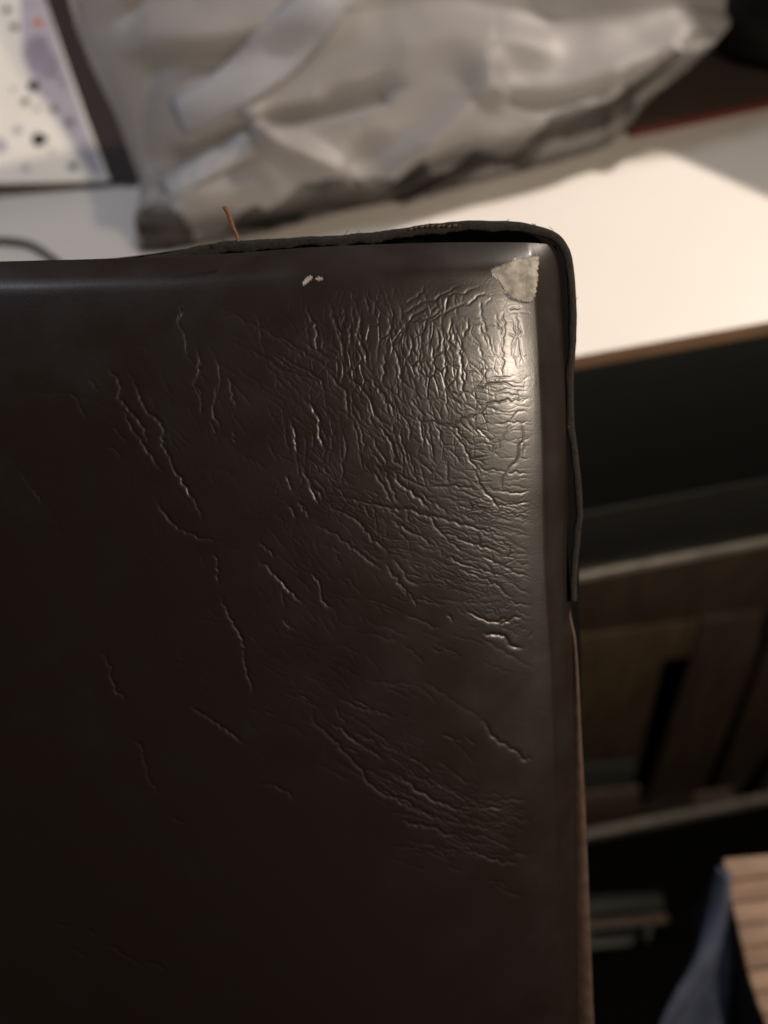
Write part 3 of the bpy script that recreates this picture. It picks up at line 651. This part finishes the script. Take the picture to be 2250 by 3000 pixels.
Hb += bn(9) * 0.0010 + bn(4) * 0.0002 + bn(20) * 0.003
edgef = np.clip(do / 30, 0, 1); Hb = Hb * edgef
px_, py_ = BXX, BYY
dirs = (np.array(cam_r) * ((px_[..., None] - 1125) / FPX) + np.array(cam_u) * ((1500 - py_[..., None]) / FPX) + np.array(fwd))
t = ((b0 - CAM).dot(BN)) / (dirs @ np.array(BN)); base_b = np.array(CAM) + dirs * t[..., None]
front = base_b + Hb[..., None] * np.array(BN); backp = base_b - (bulge * edgef * 0.8)[..., None] * np.array(BN)
front[..., 2] = np.maximum(front[..., 2], 0.0015); backp[..., 2] = np.maximum(backp[..., 2], 0.0008)
ib = np.arange(ins.size).reshape(ins.shape); q = np.stack([ib[:-1, :-1], ib[1:, :-1], ib[1:, 1:], ib[:-1, 1:]], -1).reshape(-1, 4)
ok = (ins[:-1, :-1] & ins[1:, 1:] & ins[1:, :-1] & ins[:-1, 1:]).ravel(); q = q[ok]
shade_polys = [
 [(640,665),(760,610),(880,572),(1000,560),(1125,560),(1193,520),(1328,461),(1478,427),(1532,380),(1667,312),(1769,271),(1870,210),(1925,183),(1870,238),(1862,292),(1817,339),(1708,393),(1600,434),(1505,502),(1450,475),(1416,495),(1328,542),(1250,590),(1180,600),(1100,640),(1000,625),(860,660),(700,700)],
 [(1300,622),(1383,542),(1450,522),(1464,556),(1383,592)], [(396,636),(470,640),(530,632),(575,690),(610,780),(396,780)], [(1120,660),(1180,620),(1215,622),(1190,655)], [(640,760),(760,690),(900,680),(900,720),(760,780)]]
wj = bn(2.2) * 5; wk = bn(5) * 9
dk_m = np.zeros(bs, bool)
for pl in shade_polys: dk_m |= inside(pl, BXX + wj + wk, BYY + wk - wj)
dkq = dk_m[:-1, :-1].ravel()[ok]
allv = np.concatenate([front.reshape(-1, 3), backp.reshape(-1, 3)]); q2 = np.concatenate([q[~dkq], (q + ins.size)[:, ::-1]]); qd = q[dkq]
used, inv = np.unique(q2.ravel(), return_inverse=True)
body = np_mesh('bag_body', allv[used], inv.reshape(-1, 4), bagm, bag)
darkm = material('plastic_with_painted_shade', (0.085, 0.075, 0.07), 0.5, 0.4, noise=0.5, nscale=30)  # shade under the folds painted in as a darker plastic colour
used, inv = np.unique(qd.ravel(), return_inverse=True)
tag(np_mesh('bag_underside_shade', allv[used], inv.reshape(-1, 4), darkm, bag), label='lower folds of the film, their shade painted as darker plastic')
# handle strip lying across the bag
def on_bag(x, y, lift):
    ix = int((x - bX[0]) / bst); iy = int((y - bY[0]) / bst); ix = min(max(ix, 0), bs[1] - 1); iy = min(max(iy, 0), bs[0] - 1)
    return onb(x, y) + BN * (float(gHb[iy, ix]) + lift)
ky = np.fft.fftfreq(bs[0])[:, None]; kx = np.fft.rfftfreq(bs[1])[None, :]
gHb = np.fft.irfft2(np.fft.rfft2(Hb) * np.exp(-2 * math.pi ** 2 * 16 * (kx ** 2 + ky ** 2)), s=bs)
def strap(ctr, wd, name, mat):
    c = smooth_line(ctr, n=8); d = np.gradient(c, axis=0); nn = np.stack([-d[:, 1], d[:, 0]], 1); nn /= np.linalg.norm(nn, axis=1)[:, None]
    v = []; f = []
    for i in range(len(c)):
        wdd = wd(i / (len(c) - 1)) if callable(wd) else wd
        for j in range(9):
            s = (j / 8 - 0.5) * 2; p = c[i] + nn[i] * s * wdd / 2; v.append(on_bag(p[0], p[1], 0.003 + 0.003 * (1 - s * s)))
    for i in range(len(c) - 1):
        for j in range(8): f.append((i * 9 + j, (i + 1) * 9 + j, (i + 1) * 9 + j + 1, i * 9 + j + 1))
    o = mesh(name, v, f, mat, bag, True); m = o.modifiers.new('thick', 'SOLIDIFY'); m.thickness = 0.0008; m.offset = 0
    return o
strap([(535,392),(640,345),(740,270),(830,190),(910,100),(950,0),(960,-140),(950,-290)], lambda t: 105 + 40 * min(1, t * 3), 'bag_handle', handm)
strap([(505,590),(580,545),(660,500),(725,462)], lambda t: 70, 'bag_handle', handm)

# ------------------------------------------------------------------ speckled box at the left, cable, dark thing at the right
BZ = 0.012
paper = material('white_card', (0.84, 0.80, 0.72), 0.55, 0.3, noise=0.06, nscale=12)
lav = material('lavender_print', (0.50, 0.455, 0.50), 0.55, 0.3, noise=0.15, nscale=60)
lav2 = material('purple_print', (0.33, 0.28, 0.34), 0.55, 0.3, noise=0.2, nscale=60)
ink = material('black_print', (0.012, 0.012, 0.012), 0.5, 0.3); inkg = material('grey_print', (0.20, 0.18, 0.17), 0.5, 0.3)
orange = material('orange_print', (0.60, 0.22, 0.12), 0.5, 0.3)
darks = material('dark_box_side_and_shade', (0.030, 0.020, 0.017), 0.6, 0.3); orside = material('orange_box_rim', (0.42, 0.17, 0.10), 0.6, 0.3)
BP0 = onz(160, 531, BZ); BNn = (-ey * math.sin(R(30)) + UP * math.cos(R(30))).normalized()
def onk(px, py, dz=0.0): return hit(px, py, BP0 + BNn * dz, BNn)
o_ = onk(300, 528)
bxroot = empty('speckled_box', tuple(Vector((o_.x - 0.1, o_.y, 0))), label='white box printed with black and orange specks, left of the plastic bag', cat='box')
top = [(-420,-260),(118,-40),(190,170),(250,340),(288,440),(322,528),(0,534),(-420,540)]
prism('box_lid', [onk(*p) for p in top], -BNn * 0.003, paper, bxroot)
side_p = [(-420,-250),(190,-40),(240,90),(274,190),(345,330),(382,430),(402,545),(330,530),(0,532),(-420,538)]  # dark body, widened to paint in the shade between box and bag
prism('box_body_and_shade', [onk(*p) - BNn * 0.0032 for p in side_p], -BNn * 0.009, darks, bxroot)
prism('box_base', [onk(*p) - BNn * 0.0124 + ex * 0.001 for p in side_p], -BNn * 0.001, material('brown_box_rim', (0.09, 0.045, 0.03), 0.6, 0.3), bxroot)
prism('orange_corner', [onk(x, y, -0.0115) for x, y in ((232, 520), (338, 500), (338, 532), (232, 534))], -BNn * 0.0045 , orside, bxroot)
prism('purple_patch', [onk(x, y, 0.0002) for x, y in ((60,-60),(112,-60),(180,160),(240,345),(282,450),(300,520),(262,500),(215,420),(160,330),(95,240),(66,160))], BNn * 0.0002, lav, bxroot)
prism('purple_patch', [onk(x, y, 0.0005) for x, y in ((84,110),(130,100),(170,180),(178,225),(140,235),(90,200),(72,160))], BNn * 0.0002, lav2, bxroot)
prism('bluish_patch', [onk(x, y, 0.0002) for x, y in ((-40,400),(14,405),(26,440),(0,450),(-40,445))], BNn * 0.0002, lav, bxroot)
for cx, cy, rx, mt in [(98,252,17,ink),(115,408,22,ink),(74,297,13,inkg),(42,78,13,inkg),(158,320,12,inkg),(204,358,14,inkg),(212,488,14,inkg),(108,318,10,lav),(75,492,12,lav),(52,380,14,lav),(112,66,15,orange),(180,240,12,lav2),(20,28,12,inkg),(40,260,8,lav),(150,440,7,lav)]:
    pts = []
    for k in range(14):
        a = 2 * math.pi * k / 14; rr = rx * (1 + 0.14 * math.sin(3 * a + cx)); pts.append(onk(cx + math.cos(a) * rr, cy + math.sin(a) * rr * 0.85, 0.0008))
    prism('printed_speck', pts, BNn * 0.0002, mt, bxroot)
cab_px = smooth_line([(-260,760),(-120,712),(0,706),(80,716),(130,742),(190,790),(300,900)], n=8)
cable = tube('black_cable', [onz(x, y, 0.004) for x, y in cab_px], 0.0034, material('black_rubber', (0.020, 0.019, 0.016), 0.45, 0.5), None, 10)
tag(cable, label='black cable curving across the white table behind the chair back', cat='cable')

redm = material('dark_red_edge', (0.14, 0.026, 0.020), 0.5, 0.4, noise=0.2)
fold = empty('brown_folder', tuple(onz(2100, 200)), label='brown folder with a dark red spine lying under the black container', cat='folder')
q1, q2_ = onz(1845, 380, 0.006), onz(2450, 252, 0.006); dd_ = (q2_ - q1).normalized(); nn2 = UP.cross(dd_)
prism('folder_cover', [q1 + nn2 * 0.004, q2_ + nn2 * 0.004, q2_ + nn2 * 0.36, q1 + nn2 * 0.36], -UP * 0.0055, wallm, fold, 0.0005)
prism('folder_spine', [q1 - nn2 * 0.006, q2_ - nn2 * 0.006, q2_ + nn2 * 0.0035, q1 + nn2 * 0.0035], -UP * 0.0055, redm, fold, 0.001)
# black rounded container behind the table at the upper right
bk = material('black_plastic', (0.012, 0.012, 0.012), 0.5, 0.4, noise=0.2)
cc = onz(2360, 150, 0.0)
vv = []; ff = []; prof = [(0.0, 0.002), (0.070, 0.002), (0.095, 0.006), (0.103, 0.018), (0.106, 0.05), (0.108, 0.20), (0.110, 0.30), (0.104, 0.305), (0.100, 0.295), (0.098, 0.05), (0.0, 0.03)]
N_ = 48
for r_, z_ in prof:
    for k in range(N_):
        a = 2 * math.pi * k / N_; vv.append((cc.x + math.cos(a) * r_, cc.y + math.sin(a) * r_, z_ + 0.0065))
for i in range(len(prof) - 1):
    for k in range(N_): ff.append((i * N_ + k, i * N_ + (k + 1) % N_, (i + 1) * N_ + (k + 1) % N_, (i + 1) * N_ + k))
con = mesh('black_container', vv, ff, bk, None, True); tag(con, label='black rounded container standing right of the plastic bag', cat='container')

# added unseen board on the right, placed to shade the table's rear right corner
P1, P2 = onz(1840, 372), onz(2300, 572); hz = 0.12
tt = hz / LAMP2.z
a1 = P1 + (LAMP2 - P1) * tt; a2 = P2 + (LAMP2 - P2) * tt
dirn = (a2 - a1).normalized(); outw = Vector((-dirn.y, dirn.x, 0)); 
if outw.dot(ey) < 0: outw = -outw
shm = material('occluder_wood', (0.05, 0.03, 0.02), 0.5, 0.4, noise=0.3)
sh = empty('shade_occluder', tuple(Vector((a2.x + 0.1, a2.y + 0.15, 0))))
prism('occluder_top', [a1, a2, a2 + Vector((0.45, 0.0, 0)), a1 + Vector((0.50, 0.55, 0)), a1 + Vector((0.30, 0.33, 0))], UP * 0.016, shm, sh, 0.001)
for q_ in (a2 + Vector((0.03, 0.06, 0)), a2 + Vector((0.40, 0.03, 0)), a1 + Vector((0.33, 0.30, 0))):
    box('occluder_leg', Vector((q_.x, q_.y, 0)), Vector((0.02, 0, 0)), Vector((0, 0.02, 0)), UP * (hz - 0.0005), shm, sh, 0.001)
tag(sh, label='added unseen dark wooden riser standing at the right end of the white table', cat='occluder')
0 and print('table', F0, ex, back, 'shelf', a1, a2)
